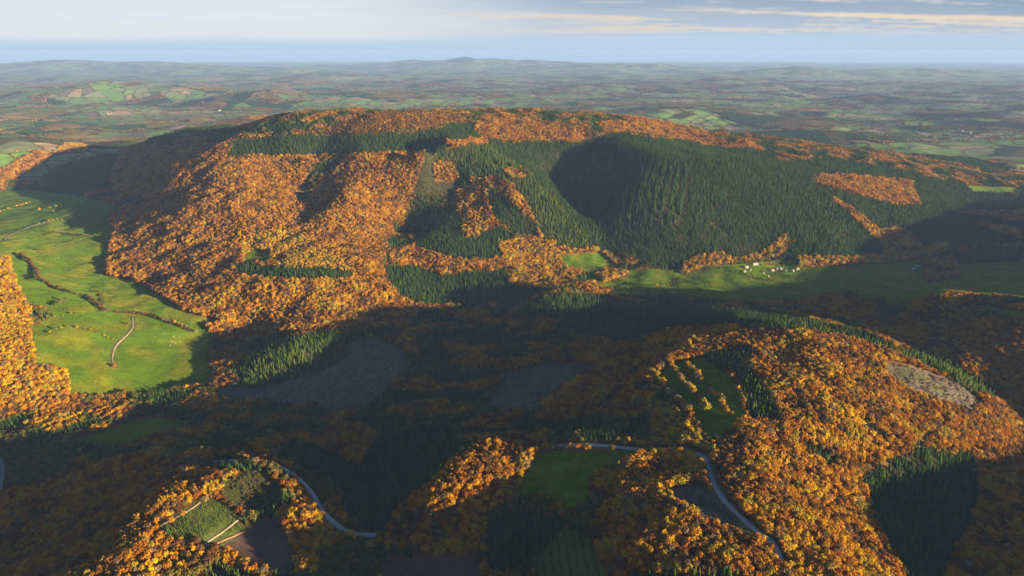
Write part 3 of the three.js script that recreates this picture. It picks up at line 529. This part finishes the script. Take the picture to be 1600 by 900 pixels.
// plantations in rows, lone and hedge trees, shrubs, brash, grass
for (const [name, a, b, gap, along, s0, kind] of [['the young spruce rows', [880, 830], [892, 900], 8.5, 4.6, 0.3, 'paleSpruce'], ['the young plantation', [330, 812], [374, 796], 4.2, 2.6, 0.19, 'paleSpruce']]) {
  const A = land(...a), B = land(...b), d = B.clone().sub(A).setY(0).normalize(), e = V(-d.z, 0, d.x);
  for (let i = -40; i < 40; i++) for (let k = -60; k < 60; k++) {
    const x = A.x + e.x * i * gap + d.x * k * along + (RT() - 0.5) * 0.9, z = A.z + e.z * i * gap + d.z * k * along + (RT() - 0.5) * 0.9, id = coverAt(x, z);
    if (id && COVER[id - 1].name === name && RT() < 0.93) addTree(x, z, RT() < 0.25 ? 'spruce' : kind, s0 * (0.8 + 0.5 * RT()), name, 1.25);
  }
}
const HEDGES = [   // [kind, gap in metres, size, pixels]
  ['russet', 8, 0.46, [[32, 400], [45, 408], [58, 425], [64, 438], [85, 450], [115, 460], [135, 465], [150, 475], [165, 487], [185, 490], [205, 492], [225, 493], [250, 500], [270, 507], [300, 520]]],
  ['gold', 12, 0.45, [[255, 498], [270, 505], [290, 513], [308, 522]]],
  ['olive', 13, 0.42, [[45, 490], [62, 487], [85, 480], [112, 470]]],
  ['gold', 14, 0.36, [[55, 500], [80, 496], [110, 492], [125, 489]]],
  ['gold', 13, 0.32, [[78, 520], [90, 515], [103, 512], [122, 513]]],
  ['gold', 16, 0.42, [[62, 350], [90, 345], [110, 342], [150, 339]]],
  ['russet', 14, 0.36, [[84, 363], [105, 366], [140, 371], [172, 374]]],
  ['russet', 22, 0.26, [[50, 388], [66, 396], [88, 405]]],
  ['gold', 17, 0.5, [[0, 332], [20, 325], [48, 316]]], ['gold', 18, 0.45, [[78, 326], [92, 323], [108, 319]]], ['beech', 20, 0.5, [[68, 310], [80, 308]]],
  ['gold', 7, 0.66, [[1026, 592], [1045, 614], [1062, 632], [1080, 650]]],
  ['gold', 6.5, 0.66, [[1046, 572], [1060, 590], [1072, 606], [1088, 622], [1098, 636], [1104, 645]]],
  ['gold', 7, 0.66, [[1072, 570], [1090, 592], [1106, 608], [1122, 625], [1132, 640], [1143, 655]]],
  ['beech', 10, 0.62, [[985, 606], [1010, 590], [1035, 575], [1060, 560], [1090, 548], [1120, 536], [1150, 526]]],
  ['gold', 15, 0.42, [[945, 450], [975, 452], [1010, 452], [1045, 446], [1060, 440]]],
  ['olive', 18, 0.4, [[1000, 412], [1030, 420], [1075, 428]]], ['olive', 16, 0.38, [[1100, 424], [1140, 420], [1160, 424]]],
  ['russet', 22, 0.42, [[1190, 424], [1220, 430], [1250, 436], [1290, 442]]], ['olive', 24, 0.45, [[1300, 430], [1345, 440], [1390, 452]]], ['russet', 24, 0.45, [[1500, 432], [1545, 436], [1600, 440]]], ['olive', 22, 0.4, [[1130, 450], [1180, 458], [1230, 462]]],
  ['gold', 12, 0.4, [[843, 776], [853, 782], [868, 792]]], ['beech', 11, 0.42, [[348, 862], [362, 871], [374, 877], [390, 884]]],
  ['olive', 11, 0.3, [[120, 360], [150, 352], [168, 350]]], ['russet', 14, 0.3, [[70, 392], [105, 384], [140, 376]]], ['russet', 12, 0.35, [[160, 487], [162, 470], [150, 455]]], ['gold', 13, 0.3, [[122, 513], [150, 520], [180, 532]]],
  ['gold', 13, 0.5, [[905, 428], [935, 432], [945, 448]]], ['beech', 15, 0.5, [[985, 424], [1010, 418], [1040, 412]]], ['gold', 15, 0.42, [[1185, 418], [1200, 414], [1235, 416], [1255, 420]]], ['olive', 14, 0.4, [[1150, 426], [1185, 436], [1215, 440], [1245, 432]]],
  ['gold', 12, 0.5, [[1530, 474], [1560, 478], [1600, 486]]],
];
const HEDGE_NAMES = ['the hedge winding down the big meadow', 'the end of the meadow hedge', 'the hedge below the narrow green field', 'the lower meadow hedge', 'the short hedge in the lower meadow', 'the road across the upper meadow', 'the upper meadow hedge', 'the thin hedge of the upper meadow', 'the shaded valley hedge', 'the short shaded hedge', 'the orange pair in the shaded valley', 'the first hedge of the strip fields', 'the middle hedge of the strip fields', 'the hedge of the strip fields by the spruces', 'the lit row above the strip fields', 'the bushes under the valley field', 'the hedge over the valley field', 'the hedge below the golden line', 'the hamlet hedge', 'the shaded valley pasture', 'the shaded pasture by the ridge', 'the dark field below the hamlet', 'the corner of the dark meadow', 'the row beside the brown field', 'the corner hedge by the big beech wood', 'the slanting hedge of the upper meadow', 'the cross hedge of the meadow', 'the thin hedge towards the farm track', 'the hedge beside the valley field', 'the hedge under the spruce slope', 'the gardens above the hamlet', 'the lane below the hamlet', 'the edge of the crest field'];
const hedgeTrees = [];
for (const h of HEDGES.slice(0, 8)) h[2] *= 1.25;
HEDGES.forEach(([kind, gap, size, pixels], h) => {
  const c = spline(pixels), L = c.getLength();
  for (let d = 0; d <= L; d += gap * (0.7 + 0.6 * RT())) {
    const p = c.getPointAt(Math.min(1, d / L)), x = p.x + (RT() - 0.5) * 3, z = p.z + (RT() - 0.5) * 3, n0 = all.length;
    addTree(x, z, RT() < 0.2 ? 'bare' : RT() < 0.15 ? 'olive' : kind, size * (0.65 + 0.7 * RT()), HEDGE_NAMES[h], 1.15);
    hedgeTrees.push(all.pop());
  }
});
const LONE = [   // [kind, size, pixels, where]
  ['beech', 0.6, [180, 575], 'at the end of the pale farm track'], ['russet', 0.5, [199, 508], 'beside the pale farm track'], ['russet', 0.45, [145, 425], 'standing free on the upper meadow slope'], ['olive', 0.4, [110, 436], 'standing free in the middle of the meadow'], ['russet', 0.35, [176, 460], 'standing free under the beech wood edge'], ['gold', 0.9, [62, 330], 'alone in the shaded valley pasture'], ['bare', 0.6, [84, 332], 'beside the lone yellow tree in the shaded pasture'],
  ['gold', 0.8, [580, 858], 'at the roadside bend'], ['gold', 0.55, [845, 777], 'in the corner of the dark meadow'], ['olive', 0.5, [1418, 456], 'on the shaded pasture below the lit crest'],
];
for (const [kind, s, p, where] of LONE) { const v = land(...p); addTree(v.x, v.z, kind, s, where, 1.2); const t = all.pop(); t.lone = true; hedgeTrees.push(t); }
const shrubs = [], brash = [], grass = [];
for (let z = -2700; z < -430; z += 3) for (let x = -1700; x < 1700; x += 3) {
  const tx = x + (RT() - 0.5) * 2.4, tz = z + (RT() - 0.5) * 2.4, a = RT(), id = coverAt(tx, tz);
  if (!id) continue;
  const k = COVER[id - 1].kind;
  if (!(k === 'meadow' || k === 'scrub' || k === 'clearcut' || k === 'bare' || k === 'rows' || k === 'road') || !inView(tx, tz)) continue;
  const t = { x: tx, z: tz, y: height(tx, tz), turn: RT() * 6.283, s: 0.7 + 0.6 * RT(), g: 1 };
  if (k === 'meadow') { t.c = groundColor(tx, tz, true); grass.push(t); }
  else if (k === 'road') { if (a < 0.5) { t.c = [0.09, 0.09, 0.03]; grass.push(t); } }
  else if (k === 'scrub') { if (a < 0.16) { t.s *= 0.75; t.c = a < 0.05 ? [0.17, 0.11, 0.04] : a < 0.1 ? [0.06, 0.075, 0.02] : [0.10, 0.10, 0.025]; shrubs.push(t); } else if (a < 0.7) { t.c = [0.08, 0.085, 0.025]; grass.push(t); } }
  else if (k === 'clearcut') { if (n1((tx * 0.9 + tz * 0.4) / 9, (tz * 0.9 - tx * 0.4) / 70) > 0.05 && a < 0.6) { t.s *= 0.35; t.g = 1.5; t.c = a < 0.3 ? [0.13, 0.095, 0.075] : [0.085, 0.062, 0.048]; brash.push(t); } else if (a < 0.25) { t.c = [0.08, 0.06, 0.04]; grass.push(t); } }
  else if (a < 0.35 && k === 'rows') { t.c = [0.12, 0.12, 0.03]; grass.push(t); }
}
console.log('trees', all.length, 'hedge', hedgeTrees.length, 'grass', grass.length, shrubs.length, brash.length);

const leafMat = new THREE.MeshPhysicalMaterial({ name: 'leaves', vertexColors: true, roughness: 1, specularIntensity: 0.12, transmission: 0.33, thickness: 0, side: THREE.DoubleSide });
const twigMat = new THREE.MeshStandardMaterial({ name: 'twigs', vertexColors: true, roughness: 0.95, side: THREE.DoubleSide });
const needleMat = new THREE.MeshPhysicalMaterial({ name: 'needles', vertexColors: true, roughness: 1, specularIntensity: 0.2, side: THREE.DoubleSide });
const barkMat = new THREE.MeshStandardMaterial({ name: 'bark', color: new THREE.Color().setRGB(0.2, 0.17, 0.14), roughness: 0.95 });
const place = (t, m) => m.compose(V(t.x, t.y, t.z), new THREE.Quaternion().setFromAxisAngle(V(0, 1, 0), t.turn), V(t.s * t.g, t.s, t.s * t.g * (0.82 + 0.36 * ((t.x * 7.3 + t.z * 3.1) % 1 + 1) % 1)));
const massed = (name, label, category, sets) => {
  const g = new THREE.Group(); g.name = name; g.userData = { label, category, kind: 'stuff' }; scene.add(g);
  for (const [part, geometry, material, list, colorOf] of sets) {
    if (!list.length) continue;
    const im = new THREE.InstancedMesh(geometry, material, list.length), m = new THREE.Matrix4(), c = new THREE.Color();
    list.forEach((t, k) => { im.setMatrixAt(k, place(t, m)); im.setColorAt(k, colorOf(t, c)); });
    im.name = part; im.userData.kind = 'stuff'; im.castShadow = im.receiveShadow = true; g.add(im);
  }
};
const RC = rng(5);
const leafColor = (t, c) => { const p = PALETTE[t.kind][t.tone], v = 0.86 + 0.3 * RC(), w = 1 + 0.2 * (RC() - 0.5), q = t.spr ? 0 : RC() < 0.1 ? 0.012 * RC() : 0; return c.setRGB(p[0] * v, p[1] * v * w, p[2] * v + q); };
// the trees that show largest in the view stand as things of their own
for (const t of all) { const [px, py, d] = pixelOf(t.x, t.y + 12 * t.s, t.z); t.px = px; t.py = py; t.size = px > 4 && px < 1596 && py > 0 && py < 896 ? t.s / d : 0; }
const largest = (spr) => all.filter((t) => t.spr === spr && t.size > 0).sort((a, b) => b.size - a.size).slice(0, 300);
const leafMats = {};
const matOf = (t) => (leafMats[t.kind + t.tone] ??= new THREE.MeshPhysicalMaterial({ name: t.spr ? 'needles' : 'leaves', color: new THREE.Color().setRGB(...PALETTE[t.kind][t.tone]), vertexColors: true, roughness: 1, specularIntensity: 0.12, transmission: t.spr ? 0 : 0.33, thickness: 0, side: THREE.DoubleSide }));
const beside = (t) => {                                             // the stand or field next to a tree at an edge
  const own = coverAt(t.x, t.z);
  for (const [dx, dz] of [[9, 0], [0, 9], [-9, 0], [0, -9], [15, 0], [0, 15], [-15, 0], [0, -15]]) {
    const id = coverAt(t.x + dx, t.z + dz); if (!id || id === own) continue;
    const c = COVER[id - 1]; return c.kind === 'meadow' ? 'a field' : c.kind === 'bare' ? 'the brown field' : c.kind === 'clearcut' ? 'a clearcut' : c.kind === 'road' ? 'a road' : c.name === t.stand ? '' : c.name;
  }
  return '';
};
function single(t, name, label, category, group) {
  t.single = true;
  const shape = (t.spr ? SPRUCE : BROAD)[t.shape], o = new THREE.Group();
  o.name = numbered(name); o.position.set(t.x, t.y, t.z); o.rotation.y = t.turn; o.scale.set(t.s * t.g, t.s, t.s * t.g);
  const trunk = new THREE.Mesh(shape.trunk, barkMat), crown = new THREE.Mesh(shape.crown, matOf(t)); trunk.name = 'trunk'; crown.name = 'crown';
  for (const q of [trunk, crown]) { q.castShadow = q.receiveShadow = true; o.add(q); }
  o.userData = { label, category }; if (group) o.userData.group = group;
  scene.add(o);
}
const near = (list, t) => { let b = null, d = 1e9; for (const q of list) { const e = (q.x - t.x) ** 2 + (q.z - t.z) ** 2; if (q !== t && e < d) { d = e; b = q; } } return b; };
const FORM = ['narrow', 'slender', '', 'round', 'broad', 'sparse'], FIRS = ['slim', '', 'broad'];
for (const spr of [false, true]) {
  const list = largest(spr);
  for (const t of list) {
    const hue = HUE[t.kind][t.tone], by = beside(t), q = near(list, t), tall = t.s > (spr ? 0.75 : 0.72) ? 'tall ' : t.s < (spr ? 0.4 : 0.55) ? 'small ' : '', form = (spr ? FIRS : FORM)[t.shape];
    const own = `${tall}${form ? form + ' ' : ''}${hue} ${spr ? 'spruce' : 'tree'} in ${t.stand}`, tail = by ? `, beside ${by}` : `, by a ${q.s > t.s ? 'taller' : 'shorter'} ${HUE[q.kind][q.tone]} one`;
    single(t, spr ? 'spruce_tree' : 'autumn_tree', (own + tail).split(' ').length <= 16 ? own + tail : own, spr ? 'conifer' : 'tree', `${spr ? 'spruces' : 'trees'} in ${t.stand}`);
  }
}
for (const t of hedgeTrees) t.size = (t.lone ? 9 : 1) * t.s / pixelOf(t.x, t.y, t.z)[2];
hedgeTrees.sort((a, b) => b.size - a.size);
all.push(...hedgeTrees.slice(290));
for (const t of hedgeTrees.slice(0, 290)) {
  const hue = HUE[t.kind][t.tone], form = FORM[t.shape], big = t.s > 0.5 ? 'tall ' : t.s < 0.33 ? 'low ' : '';
  if (t.lone) single(t, 'lone_tree', `${hue} tree ${t.stand}`, 'tree');
  else single(t, 'hedge_tree', `${big}${form ? form + ' ' : ''}${hue} bush in ${t.stand}`, 'bush', `bushes in ${t.stand}`);
}
const rest = all.filter((t) => !t.single);
massed('autumn_woodland', 'autumn broadleaf woods in orange, russet and gold over hills and plain', 'woodland', BROAD.map((b, k) => ['canopy', mergeGeometries([b.crown, b.trunk]), leafMat, rest.filter((t) => !t.spr && t.shape === k), leafColor]));
massed('spruce_forest', 'dark green spruce plantations covering slopes of the hills', 'forest', SPRUCE.map((b, k) => ['canopy', mergeGeometries([b.crown, b.trunk]), needleMat, rest.filter((t) => t.spr && t.shape === k), leafColor]));
massed('scrub', 'low brown and green scrub on cleared ground', 'scrub', SHRUB.map((b, k) => ['bushes', b.crown, leafMat, shrubs.filter((t, i) => i % 2 === k), (t, c) => c.setRGB(...t.c)]));
massed('brash', 'grey-brown brash lying in rows on the felled slopes', 'brash', SHRUB.map((b, k) => ['branches', b.crown, twigMat, brash.filter((t, i) => i % 2 === k), (t, c) => c.setRGB(...t.c)]));
{ const R = rng(9), f = new Faces();
  for (let k = 0; k < 46; k++) { const a = R() * 6.283, x = (R() - 0.5) * 4, z = (R() - 0.5) * 4, h = 0.3 + 0.35 * R(), w = 0.16 + 0.14 * R(), t = 0.85 + 0.3 * R(), u = V(Math.cos(a) * w, 0, Math.sin(a) * w); f.tri(V(x - u.x, -0.25, z - u.z), V(x + u.x, -0.25, z + u.z), V(x + (R() - 0.5) * 0.3, h, z + (R() - 0.5) * 0.3), V(u.z, 0, -u.x), [t, t, t]); }
  massed('grass', 'green pasture grass on the fields', 'grass', [['tufts', f.build(), leafMat, grass, (t, c) => c.setRGB(t.c[0] * 1.45, t.c[1] * 1.42, t.c[2])]]);
}
// ---------------------------------------------------------------- the hamlet and the cattle
const paint = (r, g, b, rough = 0.9) => new THREE.MeshStandardMaterial({ color: new THREE.Color().setRGB(r, g, b), roughness: rough });
const WALLS = { white: paint(0.30, 0.28, 0.24), cream: paint(0.24, 0.2, 0.15), stone: paint(0.34, 0.29, 0.24) };
const ROOFS = { slate: paint(0.16, 0.16, 0.18, 0.6), tile: paint(0.27, 0.13, 0.09), pink: paint(0.32, 0.2, 0.17), metal: paint(0.3, 0.31, 0.33, 0.6) };
const glassDark = paint(0.03, 0.035, 0.045, 0.15), timber = paint(0.14, 0.08, 0.045);
const put = (parent, name, geometry, material) => { const m = new THREE.Mesh(geometry, material); m.name = name; m.castShadow = m.receiveShadow = true; parent.add(m); return m; };
function house([px, py], w, d, eaves, turn, wall, roof, label, category = 'house', name = 'house') {
  const p = land(px, py), o = new THREE.Group(), rise = d * 0.42;
  o.name = numbered(name); o.position.set(p.x, p.y - 0.4, p.z); o.rotation.y = turn; o.scale.setScalar(0.78); o.userData = { label, category, group: 'buildings of the valley' }; scene.add(o);
  const s = new THREE.Shape([[-d / 2, 0], [d / 2, 0], [d / 2, eaves], [0, eaves + rise], [-d / 2, eaves]].map(([x, y]) => new THREE.Vector2(x, y)));
  const g = new THREE.ExtrudeGeometry(s, { depth: w, bevelEnabled: false }); g.translate(0, 0, -w / 2); g.rotateY(Math.PI / 2); put(o, 'wall', g, WALLS[wall]);
  const slope = Math.hypot(d / 2, rise) + 0.6, pitch = Math.atan2(rise, d / 2), slabs = [-1, 1].map((k) => { const b = new THREE.BoxGeometry(w + 0.8, 0.22, slope); b.translate(0, 0.14, slope / 2 - 0.02); b.rotateX(pitch); if (k < 0) b.rotateY(Math.PI); b.translate(0, eaves + rise, 0); return b; });
  const r = put(o, 'roof', mergeGeometries(slabs), ROOFS[roof]);
  if (category === 'house') { const c = new THREE.BoxGeometry(0.8, 1.8, 0.7); c.translate(w * 0.33, eaves + rise + 0.5, 0.2); put(r, 'chimney', c, WALLS.stone); }
  for (const k of [-1, 1]) {
    const n = Math.max(2, Math.round(w / 3.6));
    for (let q = 0; q < n; q++) { const x = -w / 2 + (q + 0.5) * w / n; if (k > 0 && q === (n >> 1)) { const b = new THREE.BoxGeometry(category === 'house' ? 1.1 : 3, category === 'house' ? 2.1 : 3.2, 0.12); b.translate(x, (category === 'house' ? 2.1 : 3.2) / 2 + 0.4, k * (d / 2 + 0.03)); put(o, 'door', b, timber); } else { const b = new THREE.BoxGeometry(1.0, 1.3, 0.1); b.translate(x, eaves * 0.55, k * (d / 2 + 0.02)); put(o, 'window', b, glassDark); } }
  }
  return o;
}
house([1166, 419], 15, 9, 5.6, 0.5, 'white', 'pink', 'large white farmhouse with pinkish roof above the sloping green field');
house([1163, 425], 10, 7, 4.2, 0.5, 'white', 'slate', 'low white house in front of the large farmhouse');
house([1172, 422], 8, 7, 4, 2.0, 'cream', 'tile', 'small cream house with tiled roof beside the large farmhouse');
house([1180, 414], 20, 9, 4.5, 0.2, 'stone', 'metal', 'long stone barn with pale metal roof behind the farmhouse', 'barn', 'barn');
house([1200, 433], 8, 7, 4.4, 0.9, 'white', 'slate', 'white cottage standing alone among dark bushes below the hamlet');
house([1207, 423], 12, 8, 5, 0.3, 'stone', 'tile', 'stone house with brown tiled roof between the barn and the twin cottages');
house([1214, 421], 9, 7, 4.6, 0.4, 'cream', 'slate', 'cream cottage with slate roof, first of the twin cottages');
house([1220, 421], 9, 7, 4.6, 0.4, 'white', 'slate', 'white cottage with slate roof, second of the twin cottages');
house([1228, 424], 11, 8, 4.8, 1.2, 'stone', 'slate', 'stone house with dark slate roof beside the hamlet trees');
house([1239, 424], 9, 7, 4.8, 0.6, 'white', 'slate', 'narrow bright white house near the end of the hamlet');
house([1246, 421], 12, 8, 4.8, 0.2, 'white', 'slate', 'wide bright white house at the last field of the hamlet');
house([1193, 427], 9, 8, 4, 1.4, 'stone', 'tile', 'squat stone outbuilding beside the sloping green field', 'barn', 'barn');
house([1427, 421], 16, 9, 4, 0.3, 'stone', 'metal', 'lower pale-roofed barn alone in the shaded pasture', 'barn', 'barn');
house([1434, 417], 18, 9, 4, 0.3, 'stone', 'metal', 'upper pale-roofed barn alone in the shaded pasture', 'barn', 'barn');
function cowGeometry() {
  const ring = (x, y, ry, rz) => ({ x, y, ry, rz }), rings = [ring(-1.15, 1.15, 0.05, 0.05), ring(-1.1, 1.1, 0.34, 0.26), ring(-0.75, 1.05, 0.44, 0.36), ring(-0.2, 0.98, 0.48, 0.4), ring(0.35, 1.0, 0.46, 0.36), ring(0.75, 1.08, 0.4, 0.28), ring(1.05, 1.18, 0.28, 0.18), ring(1.35, 1.3, 0.2, 0.14), ring(1.5, 1.3, 0.19, 0.14), ring(1.8, 1.12, 0.12, 0.1), ring(1.88, 1.08, 0.03, 0.03)];
  const p = [], ix = [], n = 8;
  rings.forEach((r, k) => { for (let q = 0; q < n; q++) { const a = q / n * 6.283; p.push(r.x, r.y + r.ry * Math.sin(a), r.rz * Math.cos(a)); if (k) { const b = (k - 1) * n, q1 = (q + 1) % n; ix.push(b + q, b + q1, b + n + q, b + q1, b + n + q1, b + n + q); } } });
  const body = new THREE.BufferGeometry(); body.setAttribute('position', new THREE.Float32BufferAttribute(p, 3)); body.setIndex(ix); body.computeVertexNormals();
  const legs = [[-0.85, 0.2], [-0.85, -0.2], [0.6, 0.2], [0.6, -0.2]].map(([x, z]) => { const g = new THREE.CylinderGeometry(0.13, 0.07, 0.85, 6); g.translate(x, 0.42, z); g.deleteAttribute('uv'); return g; });
  return mergeGeometries([body, ...legs]);
}
const cowShape = cowGeometry(), hide = paint(0.72, 0.66, 0.55), RW = rng(31);
for (const [px, py] of [[271, 526], [276, 530], [280, 527], [268, 534], [274, 537], [282, 535], [266, 540], [118, 473], [86, 404], [91, 403], [990, 437], [1003, 433]]) {
  const p = land(px, py), c = put(scene, numbered('cow'), cowShape, hide); c.position.copy(p); c.rotation.y = RW() * 6.28;
  const where = px > 900 ? 'lit valley field by the golden bushes' : px > 200 ? 'lower meadow close to the shadow' : py < 420 ? 'upper meadow by the thin hedge' : 'meadow beside the winding hedge';
  c.userData = { label: `white cow grazing on the ${where}`, category: 'cow', group: `cattle on the ${where}` };
}
// farms and villages far out in the plain
function farLand(px, py) {
  const [dx, dy, dz] = rayOf(px, py); let t = 4800;
  for (let k = 0; k < 900; k++) { const c = CAM_Y + dy * t - height(dx * t, dz * t); if (c < 0.5 || t > 26000) break; t += Math.max(4, c * 0.6); }
  return V(dx * t, height(dx * t, dz * t), dz * t);
}
const farHouse = new THREE.Group(), gable = new THREE.ExtrudeGeometry(new THREE.Shape([[-4.5, 0], [4.5, 0], [4.5, 5], [0, 8.6], [-4.5, 5]].map(([x, y]) => new THREE.Vector2(x, y))), { depth: 17, bevelEnabled: false });
gable.translate(0, 0, -8.5); put(farHouse, 'wall', gable, WALLS.white);
put(farHouse, 'roof', mergeGeometries([-1, 1].map((k) => { const b = new THREE.BoxGeometry(6.2, 0.25, 17.8); b.translate(3.05, 0.15, 0); b.rotateZ(-0.675); if (k < 0) b.rotateY(Math.PI); b.translate(0, 8.6, 0); return b; })), ROOFS.tile);
const RV = rng(404);
for (const [n, px, py, spread, where] of [[7, 172, 178, 9, 'by the near woods'], [5, 345, 172, 8, 'under the long wooded ridge'], [6, 330, 124, 14, 'below the far hills'], [8, 705, 130, 26, 'in the middle of the plain'], [6, 1010, 130, 16, 'behind the summit wood'], [5, 1290, 148, 10, 'near the lone dark hill'], [5, 1390, 168, 14, 'among the green fields past the long ridge'], [4, 1500, 205, 20, 'in the green fields beyond the ridge end']])
  for (let k = 0; k < n; k++) {
    const o = farHouse.clone(); o.name = numbered('farmhouse'); o.position.copy(farLand(px + (RV() - 0.5) * 2 * spread, py + (RV() - 0.5) * spread * 0.4)); o.position.y -= 0.5; o.rotation.y = RV() * 3; o.scale.setScalar(0.9 + 0.5 * RV());
    o.userData = { label: `small pale farmhouse of the village ${where}`, category: 'house', group: `village ${where}` }; scene.add(o);
  }

console.log('objects');

renderer.render(scene, camera);
